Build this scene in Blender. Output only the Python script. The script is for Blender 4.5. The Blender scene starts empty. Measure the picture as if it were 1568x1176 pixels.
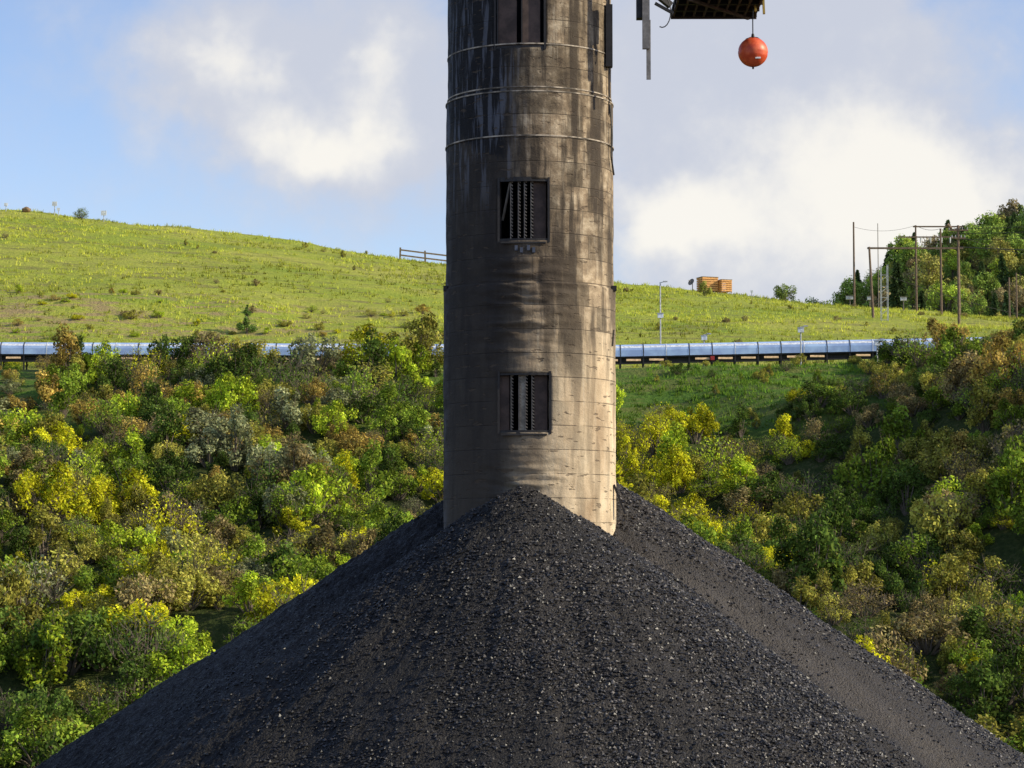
import bpy, math, numpy as np
from mathutils import Vector, Matrix, noise as mn
rng=np.random.default_rng(7)
scene=bpy.context.scene
F=3688.0; PITCH=math.atan((850-588)/F); CZ=12.0
cp,sp=math.cos(PITCH),math.sin(PITCH)
def P(px,py,d):
    a=(px-784)/F; b=-(py-588)/F
    dy=cp-b*sp; dz=sp+b*cp; t=d/dy
    return Vector((a*t,d,CZ+dz*t))
# ------------------------------------------------------------ node helpers
def nd(nt,t,ins=None,**props):
    n=nt.nodes.new(t)
    for k,v in props.items(): setattr(n,k,v)
    for k,v in (ins or {}).items():
        s=n.inputs[k]
        if isinstance(v,bpy.types.NodeSocket): nt.links.new(v,s)
        else: s.default_value=v
    return n
def M(nt,op,a,b=None,c=None,clamp=False):
    ins={0:a}
    if b is not None: ins[1]=b
    if c is not None: ins[2]=c
    return nd(nt,'ShaderNodeMath',ins,operation=op,use_clamp=clamp).outputs[0]
def col(c): return (c[0],c[1],c[2],1.0)
def MIX(nt,f,a,b,blend='MIX'):
    a=col(a) if isinstance(a,tuple) and len(a)==3 else a
    b=col(b) if isinstance(b,tuple) and len(b)==3 else b
    return nd(nt,'ShaderNodeMix',{0:f,6:a,7:b},data_type='RGBA',blend_type=blend).outputs[2]
def RAMP(nt,f,stops,interp='LINEAR'):
    n=nd(nt,'ShaderNodeValToRGB',{0:f}); r=n.color_ramp; r.interpolation=interp
    while len(r.elements)<len(stops): r.elements.new(0.5)
    for e,(p,c) in zip(r.elements,stops):
        e.position=p; e.color=col(c) if isinstance(c,tuple) else (c,c,c,1)
    return n.outputs[0]
def SM(nt,v,lo,hi):
    return nd(nt,'ShaderNodeMapRange',{0:v,1:lo,2:hi,3:0.0,4:1.0},interpolation_type='SMOOTHSTEP').outputs[0]
def NOISE(nt,vec,scale,detail=4,rough=0.55):
    return nd(nt,'ShaderNodeTexNoise',{'Vector':vec,'Scale':scale,'Detail':detail,'Roughness':rough}).outputs[0]
def MAPV(nt,vec,sc,loc=(0,0,0)):
    return nd(nt,'ShaderNodeMapping',{0:vec,1:loc,3:sc}).outputs[0]
def newmat(name):
    m=bpy.data.materials.new(name); m.use_nodes=True; nt=m.node_tree
    b=nt.nodes['Principled BSDF']; return m,nt,b
def simple(name,c,rough=0.6,metal=0.0,var=0.25,scale=6.0):
    m,nt,b=newmat(name)
    co=nd(nt,'ShaderNodeTexCoord').outputs['Object']
    n=NOISE(nt,co,scale,4,0.65)
    f=SM(nt,n,0.35,0.68)
    nt.links.new(MIX(nt,f,tuple(x*(1-var) for x in c),tuple(min(1,x*(1+var)) for x in c)),b.inputs['Base Color'])
    b.inputs['Roughness'].default_value=rough; b.inputs['Metallic'].default_value=metal
    bp=nd(nt,'ShaderNodeBump',{'Strength':0.25,'Distance':0.02,'Height':n})
    nt.links.new(bp.outputs[0],b.inputs['Normal'])
    return m
# ------------------------------------------------------------ numpy value noise
TAB=np.random.default_rng(99).random((256,256))
def vn(x,y):
    x=np.asarray(x,float);y=np.asarray(y,float)
    xi=np.floor(x).astype(int);yi=np.floor(y).astype(int);fx=x-xi;fy=y-yi
    fx=fx*fx*(3-2*fx);fy=fy*fy*(3-2*fy);a=xi&255;b=(xi+1)&255;c=yi&255;d=(yi+1)&255
    return (TAB[a,c]*(1-fx)+TAB[b,c]*fx)*(1-fy)+(TAB[a,d]*(1-fx)+TAB[b,d]*fx)*fy
def fbm(x,y,o=4):
    s=0;a=0.5
    for i in range(o):
        s=s+a*(vn(x+17.3*i,y-9.1*i)-0.5); x=x*2.03;y=y*2.03;a*=0.5
    return s
# ------------------------------------------------------------ mesh helpers
def mesh_np(name,V,Fc,mats,matidx=None,smooth=False,attr=None,uv=None):
    me=bpy.data.meshes.new(name); V=np.asarray(V,np.float32); Fc=np.asarray(Fc,np.int32); k=Fc.shape[1]
    me.vertices.add(len(V)); me.vertices.foreach_set('co',V.ravel())
    me.loops.add(Fc.size); me.loops.foreach_set('vertex_index',Fc.ravel())
    me.polygons.add(len(Fc)); me.polygons.foreach_set('loop_start',np.arange(0,Fc.size,k,dtype=np.int32))
    me.polygons.foreach_set('loop_total',np.full(len(Fc),k,np.int32))
    for m in mats: me.materials.append(m)
    if matidx is not None: me.polygons.foreach_set('material_index',np.asarray(matidx,np.int32))
    me.polygons.foreach_set('use_smooth',np.full(len(Fc),smooth,bool))
    me.update(calc_edges=True)
    if attr is not None:
        a=me.attributes.new('tone','FLOAT','FACE'); a.data.foreach_set('value',np.asarray(attr,np.float32))
    if uv is not None:
        u=me.uv_layers.new(name='UVMap'); u.data.foreach_set('uv',np.asarray(uv,np.float32)[Fc.ravel()].ravel())
    return me
def link(name,me,parent=None,loc=None):
    o=bpy.data.objects.new(name,me); scene.collection.objects.link(o)
    if parent: o.parent=parent
    if loc is not None: o.location=loc
    return o
def empty(name,loc=(0,0,0)):
    o=bpy.data.objects.new(name,None); scene.collection.objects.link(o); o.location=loc; o.empty_display_size=0.3; return o
class MB:
    def __init__(s): s.v=[]; s.f=[]; s.m=[]
    def box(s,c,size,rot=None,mat=0,bev=0.0):
        c=Vector(c); hx,hy,hz=[k/2 for k in size]; R=rot if rot is not None else Matrix.Identity(3)
        b=len(s.v)
        for x,y,z in [(-1,-1,-1),(1,-1,-1),(1,1,-1),(-1,1,-1),(-1,-1,1),(1,-1,1),(1,1,1),(-1,1,1)]:
            s.v.append(tuple(c+R@Vector((x*hx,y*hy,z*hz))))
        for f in [(0,3,2,1),(4,5,6,7),(0,1,5,4),(1,2,6,5),(2,3,7,6),(3,0,4,7)]:
            s.f.append(tuple(b+i for i in f)); s.m.append(mat)
    def beam(s,p0,p1,w,h=None,mat=0):
        p0=Vector(p0);p1=Vector(p1);h=h or w;d=p1-p0
        q=d.to_track_quat('Z','Y').to_matrix()
        s.box((p0+p1)/2,(w,h,d.length),q,mat)
    def cyl(s,p0,p1,r0,r1=None,n=10,mat=0,cap=True):
        r1=r0 if r1 is None else r1
        p0=Vector(p0);p1=Vector(p1);q=(p1-p0).to_track_quat('Z','Y').to_matrix();b=len(s.v)
        for p,r in((p0,r0),(p1,r1)):
            for i in range(n):
                a=2*math.pi*i/n; s.v.append(tuple(p+q@Vector((r*math.cos(a),r*math.sin(a),0))))
        for i in range(n):
            j=(i+1)%n; s.f.append((b+i,b+j,b+n+j,b+n+i)); s.m.append(mat)
        if cap:
            s.f.append(tuple(b+n-1-i for i in range(n))); s.m.append(mat)
            s.f.append(tuple(b+n+i for i in range(n))); s.m.append(mat)
    def line(s,pts,r,n=6,mat=0):
        for a,b in zip(pts[:-1],pts[1:]): s.cyl(a,b,r,r,n,mat,cap=False)
    def build(s,name,mats,parent=None,smooth=False,bevel=0):
        me=bpy.data.meshes.new(name); me.from_pydata(s.v,[],s.f)
        for m in mats: me.materials.append(m)
        me.polygons.foreach_set('material_index',s.m)
        if smooth: me.polygons.foreach_set('use_smooth',[True]*len(s.f))
        me.update()
        return link(name,me,parent)
# ------------------------------------------------------------ terrain
CX=[-200,-53,-36,-20.6,-8.4,10.9,30.2,45,60,200]; CZs=[53,48.0,46.4,44.4,42.6,40.2,38.2,37.0,36.0,34]
def sstep(t): t=np.clip(t,0,1); return t*t*(3-2*t)
def H(x,y):
    x=np.asarray(x,float); y=np.asarray(y,float)
    bench=24.7+0.02*np.clip(x-7,-60,40)+0.5*np.clip(-x/20,0,1)
    t=np.clip((y-80)/84,0,1)
    z=bench*(t+0.05*np.sin(t*math.pi*2))
    w=sstep((y-80)/25)*sstep((168-y)/20)
    z=z+w*(5.5*fbm(x*0.07+3,y*0.08+5,4)+0.5*np.sin(x*.4+y*.25))
    z=z+7.0*sstep((x-17)/17)*np.exp(-((y-130)/20.0)**2)+3.6*sstep((x-28)/16)*sstep((y-90)/20)*sstep((170-y)/12)
    z=z+2.2*sstep((-x-2)/10)*np.exp(-((y-125)/22.0)**2)
    crest=np.interp(x,CX,CZs)
    t2=np.clip((y-174)/76,0,1)
    und=1.1*fbm(x*0.12,y*0.12,4)
    z2=bench+(crest-bench)*(t2*(1.3-0.3*t2))+und*sstep((y-174)/15)
    z2=z2+0.7*np.exp(-((y-197)/4.0)**2)*sstep((-x-12)/12)
    z=np.where(y>174,z2,z)
    zf=crest-14*sstep((y-250)/70)+und
    z=np.where(y>250,zf,z)
    ridge=np.interp(x,[-200,0,20,54,80,89,140,400],[18,24,36,52,65.5,69,84,92])+1.2*np.sin(x*.2)
    t3=sstep((y-310)/120)
    z=np.where(y>310,(crest-14)*(1-t3)+ridge*t3,z)
    z=np.where(y>430,ridge-10*sstep((y-430)/200),z)
    return z
def h(x,y): return float(H(x,y))
def axis(segs):
    out=[]
    for a,b,s in segs: out+=list(np.arange(a,b,s))
    out.append(segs[-1][1]); return np.array(out,float)
def grid(xs,ys,fn):
    X,Y=np.meshgrid(xs,ys); Z=fn(X,Y); nx=len(xs); ny=len(ys)
    V=np.stack([X.ravel(),Y.ravel(),Z.ravel()],1)
    i,j=np.meshgrid(np.arange(nx-1),np.arange(ny-1)); a=(j*nx+i).ravel()
    return V,np.stack([a,a+1,a+nx+1,a+nx],1)
m_ground,nt,b=newmat('hillside_ground')
pos=nd(nt,'ShaderNodeNewGeometry').outputs['Position']
sx=nd(nt,'ShaderNodeSeparateXYZ',{0:pos}); X_,Y_=sx.outputs[0],sx.outputs[1]
n1=NOISE(nt,MAPV(nt,pos,(0.05,0.12,0.1)),1.0,6,0.6)
n2=NOISE(nt,MAPV(nt,pos,(0.16,0.7,1)),1.0,6,0.72)
n3=NOISE(nt,MAPV(nt,pos,(3,3,3)),1.0,4,0.7)
g=RAMP(nt,n1,[(0.30,(0.24,0.33,0.04)),(0.5,(0.40,0.43,0.065)),(0.7,(0.50,0.46,0.11))])
g=MIX(nt,SM(nt,n2,0.48,0.64),g,(0.26,0.23,0.08))
g=MIX(nt,M(nt,'MULTIPLY',SM(nt,n3,0.35,0.7),0.5),g,(0.17,0.23,0.03))
strip=M(nt,'MULTIPLY',SM(nt,Y_,182,190),M(nt,'SUBTRACT',1.0,SM(nt,Y_,195,208)))
strip=M(nt,'MULTIPLY',M(nt,'MULTIPLY',strip,SM(nt,n2,0.46,0.58)),M(nt,'SUBTRACT',1.0,SM(nt,X_,-24,-4)))
g=MIX(nt,M(nt,'MULTIPLY',strip,0.7),g,(0.40,0.28,0.15))
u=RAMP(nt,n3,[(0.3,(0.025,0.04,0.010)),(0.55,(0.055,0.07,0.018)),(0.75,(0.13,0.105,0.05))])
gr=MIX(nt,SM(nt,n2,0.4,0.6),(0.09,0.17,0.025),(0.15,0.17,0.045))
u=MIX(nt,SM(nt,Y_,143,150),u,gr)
c=MIX(nt,SM(nt,Y_,170,176),u,g)
floor=MIX(nt,n3,(0.06,0.05,0.04),(0.12,0.10,0.08))
c=MIX(nt,SM(nt,Y_,74,84),floor,c)
far=MIX(nt,n1,(0.09,0.13,0.035),(0.18,0.21,0.05))
c=MIX(nt,SM(nt,Y_,265,300),c,far)
nt.links.new(c,b.inputs['Base Color']); b.inputs['Roughness'].default_value=0.95
b.inputs['Specular IOR Level'].default_value=0.1
bp=nd(nt,'ShaderNodeBump',{'Strength':0.8,'Distance':0.3,'Height':n3}); nt.links.new(bp.outputs[0],b.inputs['Normal'])
xs=axis([(-3000,-600,300),(-600,-100,20),(-100,120,1.0),(120,600,20),(600,3000,300)])
ys=axis([(-600,60,20),(60,270,1.0),(270,460,5),(460,1000,40),(1000,4000,300)])
V,Fc=grid(xs,ys,H)
link('hillside_ground',mesh_np('hillside_ground',V,Fc,[m_ground],smooth=True))
# ------------------------------------------------------------ foliage materials
def leafmat(name,usecol=True,base=(0.1,0.15,0.03),tr=0.28):
    m=bpy.data.materials.new(name); m.use_nodes=True; nt=m.node_tree; nt.nodes.clear()
    tone=nd(nt,'ShaderNodeAttribute',attribute_name='tone').outputs['Fac']
    if usecol: base_=nd(nt,'ShaderNodeObjectInfo').outputs['Color']
    else: base_=nd(nt,'ShaderNodeRGB').outputs[0]; base_.default_value=col(base)
    gain=nd(nt,'ShaderNodeMapRange',{0:tone,1:0.0,2:1.0,3:0.28,4:1.75}).outputs[0]
    v=nd(nt,'ShaderNodeVectorMath',{0:base_,3:gain},operation='SCALE').outputs[0]
    hs=nd(nt,'ShaderNodeHueSaturation',{'Hue':nd(nt,'ShaderNodeMapRange',{0:M(nt,'FRACT',M(nt,'MULTIPLY',tone,7.3)),1:0.0,2:1.0,3:0.488,4:0.522}).outputs[0],'Saturation':1.04,'Color':v}).outputs[0]
    d=nd(nt,'ShaderNodeBsdfDiffuse',{'Color':hs}); t=nd(nt,'ShaderNodeBsdfTranslucent',{'Color':hs})
    mx=nd(nt,'ShaderNodeMixShader',{0:tr,1:d.outputs[0],2:t.outputs[0]})
    nt.links.new(mx.outputs[0],nd(nt,'ShaderNodeOutputMaterial').inputs[0])
    return m
m_leaf=leafmat('foliage_leaves'); m_bark=simple('bark',(0.16,0.125,0.09),0.9)
# ------------------------------------------------------------ shrub meshes
def unit(a): return a/np.maximum(np.linalg.norm(a,axis=1,keepdims=True),1e-6)
def leaves(rg,C,R,n,L,W):
    w=R**2; k=rg.choice(len(C),n,p=w/w.sum()); d=unit(rg.normal(size=(n,3)))
    rad=R[k]*(0.35+0.8*rg.random(n)**0.6)
    p=C[k]+d*rad[:,None]*np.array([1,1,1.0]); 
    keep=p[:,2]>0.03; p=p[keep]; d=d[keep]; n=len(p)
    nr=unit(d*0.7+rg.normal(size=(n,3))*0.6+np.array([0,0,0.3]))
    t=unit(np.cross(nr,rg.normal(size=(n,3)))); bb=np.cross(nr,t)
    s=(0.5+1.0*rg.random(n))[:,None]
    V=np.stack([p-t*L*s,p-bb*W*s,p+t*L*s,p+bb*W*s],1).reshape(-1,3)
    tone=np.clip(0.5+rg.normal(size=n)*0.2+(rg.random(len(C))[k[keep]]-0.5)*0.7,0,1)
    return V,tone
def tubes(segs,n=4):
    V=[];Fq=[]
    for p0,p1,r0,r1 in segs:
        p0=Vector(p0);p1=Vector(p1);q=(p1-p0).to_track_quat('Z','Y').to_matrix();b=len(V)
        for p,r in((p0,r0),(p1,r1)):
            for i in range(n):
                a=2*math.pi*i/n; V.append(tuple(p+q@Vector((r*math.cos(a),r*math.sin(a),0))))
        for i in range(n):
            j=(i+1)%n; Fq.append((b+i,b+j,b+n+j,b+n+i))
    return np.array(V),np.array(Fq)
def shrub(seed,nc,spread,height,n,L,twigs=10,rmin=0.25,rmax=0.5,tree=False,cone=False):
    rg=np.random.default_rng(seed)
    a=rg.random(nc)*2*math.pi; r=spread*np.sqrt(rg.random(nc)); zz=(0.2+0.9*rg.random(nc))*height*(1-0.55*(r/spread)**2)
    if tree: zz=height*(0.35+0.65*rg.random(nc)); r=r*np.sin(np.clip((zz/height-0.2)/0.85,0,1)*math.pi)**0.6
    if cone: zz=height*(0.1+0.95*rg.random(nc)); r=spread*(1.05-zz/height)*np.sqrt(rg.random(nc))
    C=np.stack([r*np.cos(a),r*np.sin(a),zz*0.85+0.1],1); R=rmin+(rmax-rmin)*rg.random(nc)
    if cone: R=R*(1.2-0.8*zz/height)
    LV,tone=leaves(rg,C,R,n,L,L*0.6)
    segs=[]
    if tree or cone: segs.append(((0,0,-0.3),(0.05,0,height*0.8),0.09,0.03))
    for i in range(nc):
        c=Vector(C[i]); base=Vector((c.x*0.15,c.y*0.15,-0.1 if not (tree or cone) else c.z*0.5)); mid=base.lerp(c,0.5)+Vector((0,0,0.1))
        segs.append((base,mid,0.035,0.022)); segs.append((mid,c,0.022,0.008))
        for j in range(max(1,twigs//nc+1)):
            d=Vector(rg.normal(size=3)); d.z=abs(d.z)+.4; d.normalize(); segs.append((c,c+d*R[i]*1.35,0.010,0.004))
    TV,TF=tubes(segs)
    nL=len(LV)//4
    V=np.concatenate([LV,TV]); Fq=np.concatenate([np.arange(nL*4).reshape(-1,4),TF+len(LV)])
    mi=np.concatenate([np.zeros(nL),np.ones(len(TF))]); at=np.concatenate([tone,np.full(len(TF),.5)])
    return mesh_np('shrub_mesh_%d'%seed,V,Fq,[m_leaf,m_bark],mi,attr=at)
SH=[shrub(1,24,1.0,1.9,2400,0.065,20,0.18,0.40),shrub(2,30,1.25,1.6,3000,0.06,30,0.16,0.40),shrub(3,18,0.7,2.3,1900,0.065,20,0.16,0.36),
    shrub(4,26,1.1,1.9,1500,0.055,100,0.2,0.5),shrub(5,34,1.3,2.2,3000,0.065,50,0.18,0.38),shrub(6,24,1.1,1.6,1100,0.05,150,0.25,0.5),
    shrub(7,18,0.9,1.8,2000,0.06,30,0.15,0.36)]
TR=[shrub(21,34,1.0,3.0,2600,0.075,30,0.25,0.45,True),shrub(22,30,0.8,3.2,2200,0.075,30,0.22,0.42,True)]
PINE=shrub(23,26,0.75,2.3,2600,0.05,20,0.14,0.30,cone=True)
def conifer(seed,hh,n,wd=0.30):
    rg=np.random.default_rng(seed); t=rg.random(n)**0.75; z=hh*(0.06+0.94*t); a=rg.random(n)*2*math.pi
    tier=0.65+0.35*np.abs(np.sin(z/hh*math.pi*7+np.sin(a*2))); rr=(1-t)**0.8*hh*wd*tier*(0.7+0.3*np.sin(a*5+seed+z*3))*np.sqrt(0.15+0.85*rg.random(n))+0.03
    p=np.stack([rr*np.cos(a),rr*np.sin(a),z-rr*0.3],1); d=np.stack([np.cos(a),np.sin(a),-0.3+0*a],1)+rg.normal(size=(n,3))*0.4; d=unit(d)
    s=unit(np.cross(d,rg.normal(size=(n,3)))); L=hh*0.035*(0.6+0.8*rg.random(n))[:,None]
    V=np.stack([p-d*L,p-s*L*0.35,p+d*L,p+s*L*0.35],1).reshape(-1,3)
    TV,TF=tubes([((0,0,-0.3),(0,0,hh),hh*0.02,hh*0.003)],6)
    Fq=np.concatenate([np.arange(n*4).reshape(-1,4),TF+n*4])
    return mesh_np('conifer_mesh_%d'%seed,np.concatenate([V,TV]),Fq,[m_leaf,m_bark],np.concatenate([np.zeros(n),np.ones(len(TF))]),attr=np.concatenate([rg.random(n),np.full(len(TF),.5)]))
CO=[conifer(31,4.0,2400),conifer(32,4.0,2000)]
def place(me,name,par,x,y,s,c,sz=1.0,dz=0.0):
    o=bpy.data.objects.new(name,me); scene.collection.objects.link(o); o.parent=par
    o.location=(x,y,h(x,y)+dz); o.rotation_euler=((rng.random()-.5)*.2,(rng.random()-.5)*.2,rng.random()*6.283); o.scale=(s,s,s*sz); o.color=(c[0],c[1],c[2],1)
    return o
YG=(0.60,0.57,0.05);GR=(0.25,0.33,0.05);DG=(0.11,0.16,0.035);OL=(0.38,0.35,0.08);OR=(0.48,0.35,0.10);BR=(0.31,0.245,0.11);LG=(0.44,0.52,0.06);GY=(0.31,0.32,0.16)
def pick(x,y):
    nn=mn.noise(Vector((x*0.13,y*0.10,3.1))); r=rng.random()
    if x<6:
        if y>120: pal=[OL,OR,BR,GR,GY,OL,LG,DG] if nn>-0.05 else [GR,OL,YG,OR,LG,GR,LG,DG]
        elif y>100: pal=[YG,OL,GR,BR,YG,OL,LG,DG] if nn>0 else [GR,OL,GR,LG,BR,GY,YG,DG]
        else: pal=[GR,DG,OL,GR,DG,DG,LG]
    else:
        if x<13 and y>122: pal=[YG,YG,LG,YG,OL]
        elif x<22: pal=[GR,DG,OL,BR,OL,DG,DG] if nn>-.1 else [GR,YG,LG,OL,DG]
        else: pal=[LG,YG,GR,LG,OL,GR,LG,DG] if y<122 else [OL,OR,GR,BR,DG,OL,GR]
    c=pal[int(r*len(pal))]; k=0.70+0.5*rng.random()
    return tuple(v*k for v in c)
par=empty('hillside_shrubs')
cnt=0
y=83.0
while y<168:
    step=1.65+0.004*(y-83)
    xw=y*0.2126+8
    x=-xw
    while x<xw:
        xx=x+(rng.random()-.5)*1.8; yy=y+(rng.random()-.5)*1.6; x+=1.8
        if xx>6:
            lim=145+7*vn(xx*.22,3.3)
            if xx<13: lim=148+3*vn(xx*.6,8)
            if xx>25+2*math.sin(yy): lim=165
            if yy>lim: continue
        elif yy>166: continue
        gap=mn.noise(Vector((xx*0.22,yy*0.22,1.7)))
        if gap<(-0.36 if xx<6 else -0.5): continue
        s=0.55+0.85*rng.random()**1.4+0.5*max(0,gap)
        if xx<=6 and yy>156:
            pxx=xx/yy*F+784
            hid=(84<pxx<118) or (150<pxx<192) or (212<pxx<388) or (462<pxx<662)
            s*=0.42 if not hid else 1.2
        if yy>138 and xx>6:
            s*=0.9 if xx<13 else (0.7 if xx<25 else 1.05)
        place(SH[int(rng.integers(len(SH)))],'shrub',par,xx,yy,s,pick(xx,yy),0.75+0.5*rng.random()); cnt+=1
    y+=step
for k in range(70):
    xx=rng.uniform(-50,50); yy=rng.uniform(176,250)
    place(SH[int(rng.integers(len(SH)))],'shrub',par,xx,yy,0.15+0.2*rng.random(),OL if rng.random()<.6 else BR); cnt+=1
for k in range(120):
    xx=rng.uniform(-46,4); yy=rng.choice([rng.uniform(174,184),rng.uniform(186,200)])
    place(SH[int(rng.integers(len(SH)))],'shrub',par,xx,yy,0.2+0.35*rng.random(),[YG,OL,OR,OL,LG][int(rng.integers(5))],0.7); cnt+=1
for k in range(70):
    xx=rng.uniform(9,30); yy=rng.uniform(146,167)
    place(SH[int(rng.integers(len(SH)))],'shrub',par,xx,yy,0.15+0.3*rng.random(),[GR,OL,DG,OL][int(rng.integers(4))]); cnt+=1
par2=empty('distant_trees')
for k in range(620):
    yy=rng.uniform(325,436); xx=rng.uniform(38+0.02*yy,112)
    r=rng.random()
    if r<0.06: o=place(CO[k%2],'conifer',par2,xx,yy,1.3+0.6*rng.random(),(0.11,0.16,0.06))
    else:
        c=[GR,OL,GR,GR,LG,BR,GR][int(rng.integers(7))]; c=tuple(v*1.15+.04 for v in c)  # small offset paints distance haze into the tree colours
        o=place((TR+SH)[int(rng.integers(len(TR)+5))],'broadleaf',par2,xx,yy,1.4+1.3*rng.random(),c)
def single(name,me,px,d,s,c,sz=1.0):
    x=(px-784)/F*d; o=place(me,name,None,x,d,s,c,sz); return o
single('pine_tree',PINE,376,190,1.05,(0.16,0.24,0.06))
single('pine_tree',CO[0],1378,262,1.9,(0.07,0.10,0.04))
single('pine_tree',CO[1],1408,266,1.6,(0.07,0.10,0.04))
single('round_bush',SH[0],1203,246,1.1,(0.2,0.25,0.07))
single('skyline_bush',SH[3],118,247,0.7,(0.2,0.25,0.07))
single('skyline_bush',SH[6],1082,232,0.8,(0.34,0.36,0.09))
# ------------------------------------------------------------ grass blades
def grass(name,n,xr,yr,hr,width,cols,seed):
    rg=np.random.default_rng(seed)
    nt_=n//6; tx=rg.uniform(*xr,nt_); ty=rg.uniform(*yr,nt_)
    kp=rg.random(nt_)<np.clip(0.55+2.6*fbm(tx*.15,ty*.4,4),0.10,1); tx=tx[kp];ty=ty[kp];nt_=len(tx)
    x=np.repeat(tx,6)+rg.normal(size=nt_*6)*0.14; y=np.repeat(ty,6)+rg.normal(size=nt_*6)*0.14; n=len(x)
    z=H(x,y)-0.02; hh=rg.uniform(*hr,n)*(0.6+0.8*np.repeat(rg.random(nt_),6)); a=rg.random(n)*math.pi; w=width*(0.6+0.8*rg.random(n))
    p=np.stack([x,y,z],1); s=np.stack([np.cos(a),np.sin(a),0*a],1)*w[:,None]; tip=p+np.stack([rg.normal(size=n)*0.35*hh,rg.normal(size=n)*0.35*hh,hh],1)
    V=np.stack([p-s,p+s,tip],1).reshape(-1,3)
    m=leafmat(name+'_blades',False,cols,0.35)
    at=np.clip(np.repeat(rg.random(nt_),6)*0.6+0.4*rg.random(n)+np.repeat(1.2*fbm(tx*.05+4,ty*.1,3),6),0,1)
    link(name,mesh_np(name,V,np.arange(n*3).reshape(-1,3),[m],attr=at))
grass('hill_grass',130000,(-62,75),(175,253),(0.14,0.34),0.045,(0.45,0.46,0.08),3)
grass('slope_grass',40000,(4,48),(143,167.5),(0.12,0.30),0.05,(0.16,0.25,0.04),4)
# ------------------------------------------------------------ coal pile
TX,TY=P(811,588,57.6).x,57.6
apA=P(797,746,55.3); apB=P(893,717,59.6); apC=P(722,746,59.0)
SL=0.675
def fans(x,y):
    def cone(a,sl,sd,r0=0.35):
        dx=x-a.x; dy=y-a.y; r=np.sqrt(dx*dx+dy*dy+r0*r0)-r0*0.9; th=np.arctan2(dy,dx)
        g=(0.36*fbm(th*5+sd,r*0.10+sd,3)+0.13*fbm(th*20+sd,r*0.22,3))*np.clip(r/6,0,1)
        return a.z-sl*r+g
    return np.stack([cone(apA,SL,3)-0.0,cone(apB,SL,40),cone(apC,SL,80)])
def coal(x,y):
    zs=fans(x,y)
    k=22.0; m=zs.max(0); z=m+np.log(np.exp((zs-m)*k).sum(0))/k
    z=z-0.10*np.exp(-((zs[0]-zs[1])/0.25)**2)
    z=z+0.32*fbm(x*0.5,y*0.5,3)+0.10*fbm(x*2.2,y*2.2,4)
    return np.maximum(z,-0.3)
m_coal,nt,b=newmat('coal')
pos=nd(nt,'ShaderNodeNewGeometry').outputs['Position']
nz=NOISE(nt,pos,12.0,5,0.8); vo=nd(nt,'ShaderNodeTexVoronoi',{'Vector':pos,'Scale':21.0}); big=NOISE(nt,pos,0.45,4,0.6)
cc=RAMP(nt,nz,[(0.3,(0.010,0.0095,0.0095)),(0.58,(0.032,0.029,0.027)),(0.72,(0.075,0.066,0.058))])
cc=MIX(nt,M(nt,'MULTIPLY',SM(nt,big,0.42,0.62),0.5),cc,(0.062,0.053,0.045))
dust_and_light=nd(nt,'ShaderNodeAttribute',attribute_name='tone').outputs['Fac']  # dust deposits plus the painted sunlit side of the pile
dust_and_light=M(nt,'MULTIPLY',dust_and_light,nd(nt,'ShaderNodeMapRange',{0:nz,1:0.3,2:0.7,3:0.6,4:1.1}).outputs[0])
cc=MIX(nt,dust_and_light,MIX(nt,1.0,cc,(0.55,0.55,0.57),'MULTIPLY'),(0.105,0.090,0.076))
nt.links.new(cc,b.inputs['Base Color'])
nt.links.new(nd(nt,'ShaderNodeMapRange',{0:nd(nt,'ShaderNodeSeparateColor',{0:vo.outputs['Color']}).outputs[0],1:0.0,2:1.0,3:0.5,4:0.9}).outputs[0],b.inputs['Roughness'])
b.inputs['Specular IOR Level'].default_value=0.3
hh=M(nt,'ADD',M(nt,'MULTIPLY',vo.outputs['Distance'],-0.8),nz)
bp=nd(nt,'ShaderNodeBump',{'Strength':1.0,'Distance':0.07,'Height':hh}); nt.links.new(bp.outputs[0],b.inputs['Normal'])
m_lump,nt,b=newmat('coal_lumps')
tone=nd(nt,'ShaderNodeAttribute',attribute_name='tone').outputs['Fac']
nt.links.new(RAMP(nt,tone,[(0.0,(0.013,0.012,0.012)),(0.6,(0.050,0.045,0.041)),(1.0,(0.21,0.185,0.16))]),b.inputs['Base Color']); b.inputs['Roughness'].default_value=0.45
b.inputs['Specular IOR Level'].default_value=0.45
xs=axis([(-26,-17,0.4),(-17,16,0.065),(16,28,0.3)]); ys=axis([(33,42,0.3),(42,62,0.065),(62,82,0.4)])
V,Fc=grid(xs,ys,coal)
rough=0.008+0.018*np.clip(0.5+2*fbm(V[:,0]*.4,V[:,1]*.4,3),0,1)
V[:,2]+=rng.normal(size=len(V))*rough
fc=V[Fc[:,0]]; zf=fans(fc[:,0],fc[:,1]); dif=zf[1]-zf[0]
tb=fbm(fc[:,0]*.5+9,fc[:,1]*.5,4)
ft=0.30*sstep((fc[:,0]+2+8*tb)/4)+0.22*sstep((dif+0.1)/0.3)*(zf[1]>zf[2])+0.45*np.exp(-((dif-0.18+0.5*tb)/0.22)**2)*(fc[:,0]>0.5)  # first term paints the right side as sunlit; the rest is dust
pile=empty('coal_pile')
link('pile_body',mesh_np('pile_body',V,Fc,[m_coal],smooth=True,attr=np.clip(ft,0,0.9)),pile)
n=330000
x=rng.uniform(-13,14,n); y=rng.uniform(44,60,n); z=coal(x,y)
den=np.clip(0.42+2.1*fbm(x*.35+7,y*.3,4)+0.2*(x-apA.x)/6,0.05,1)
rA=np.hypot(x-apA.x,y-apA.y); zs=fans(x,y)
df=zs[0]-np.maximum(zs[1],zs[2])
den=np.where(df>0.1,den*np.clip(rA/5,0.35,1),np.where(zs[1]-zs[0]>0.9,den*0.6,den*0.12))
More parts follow.
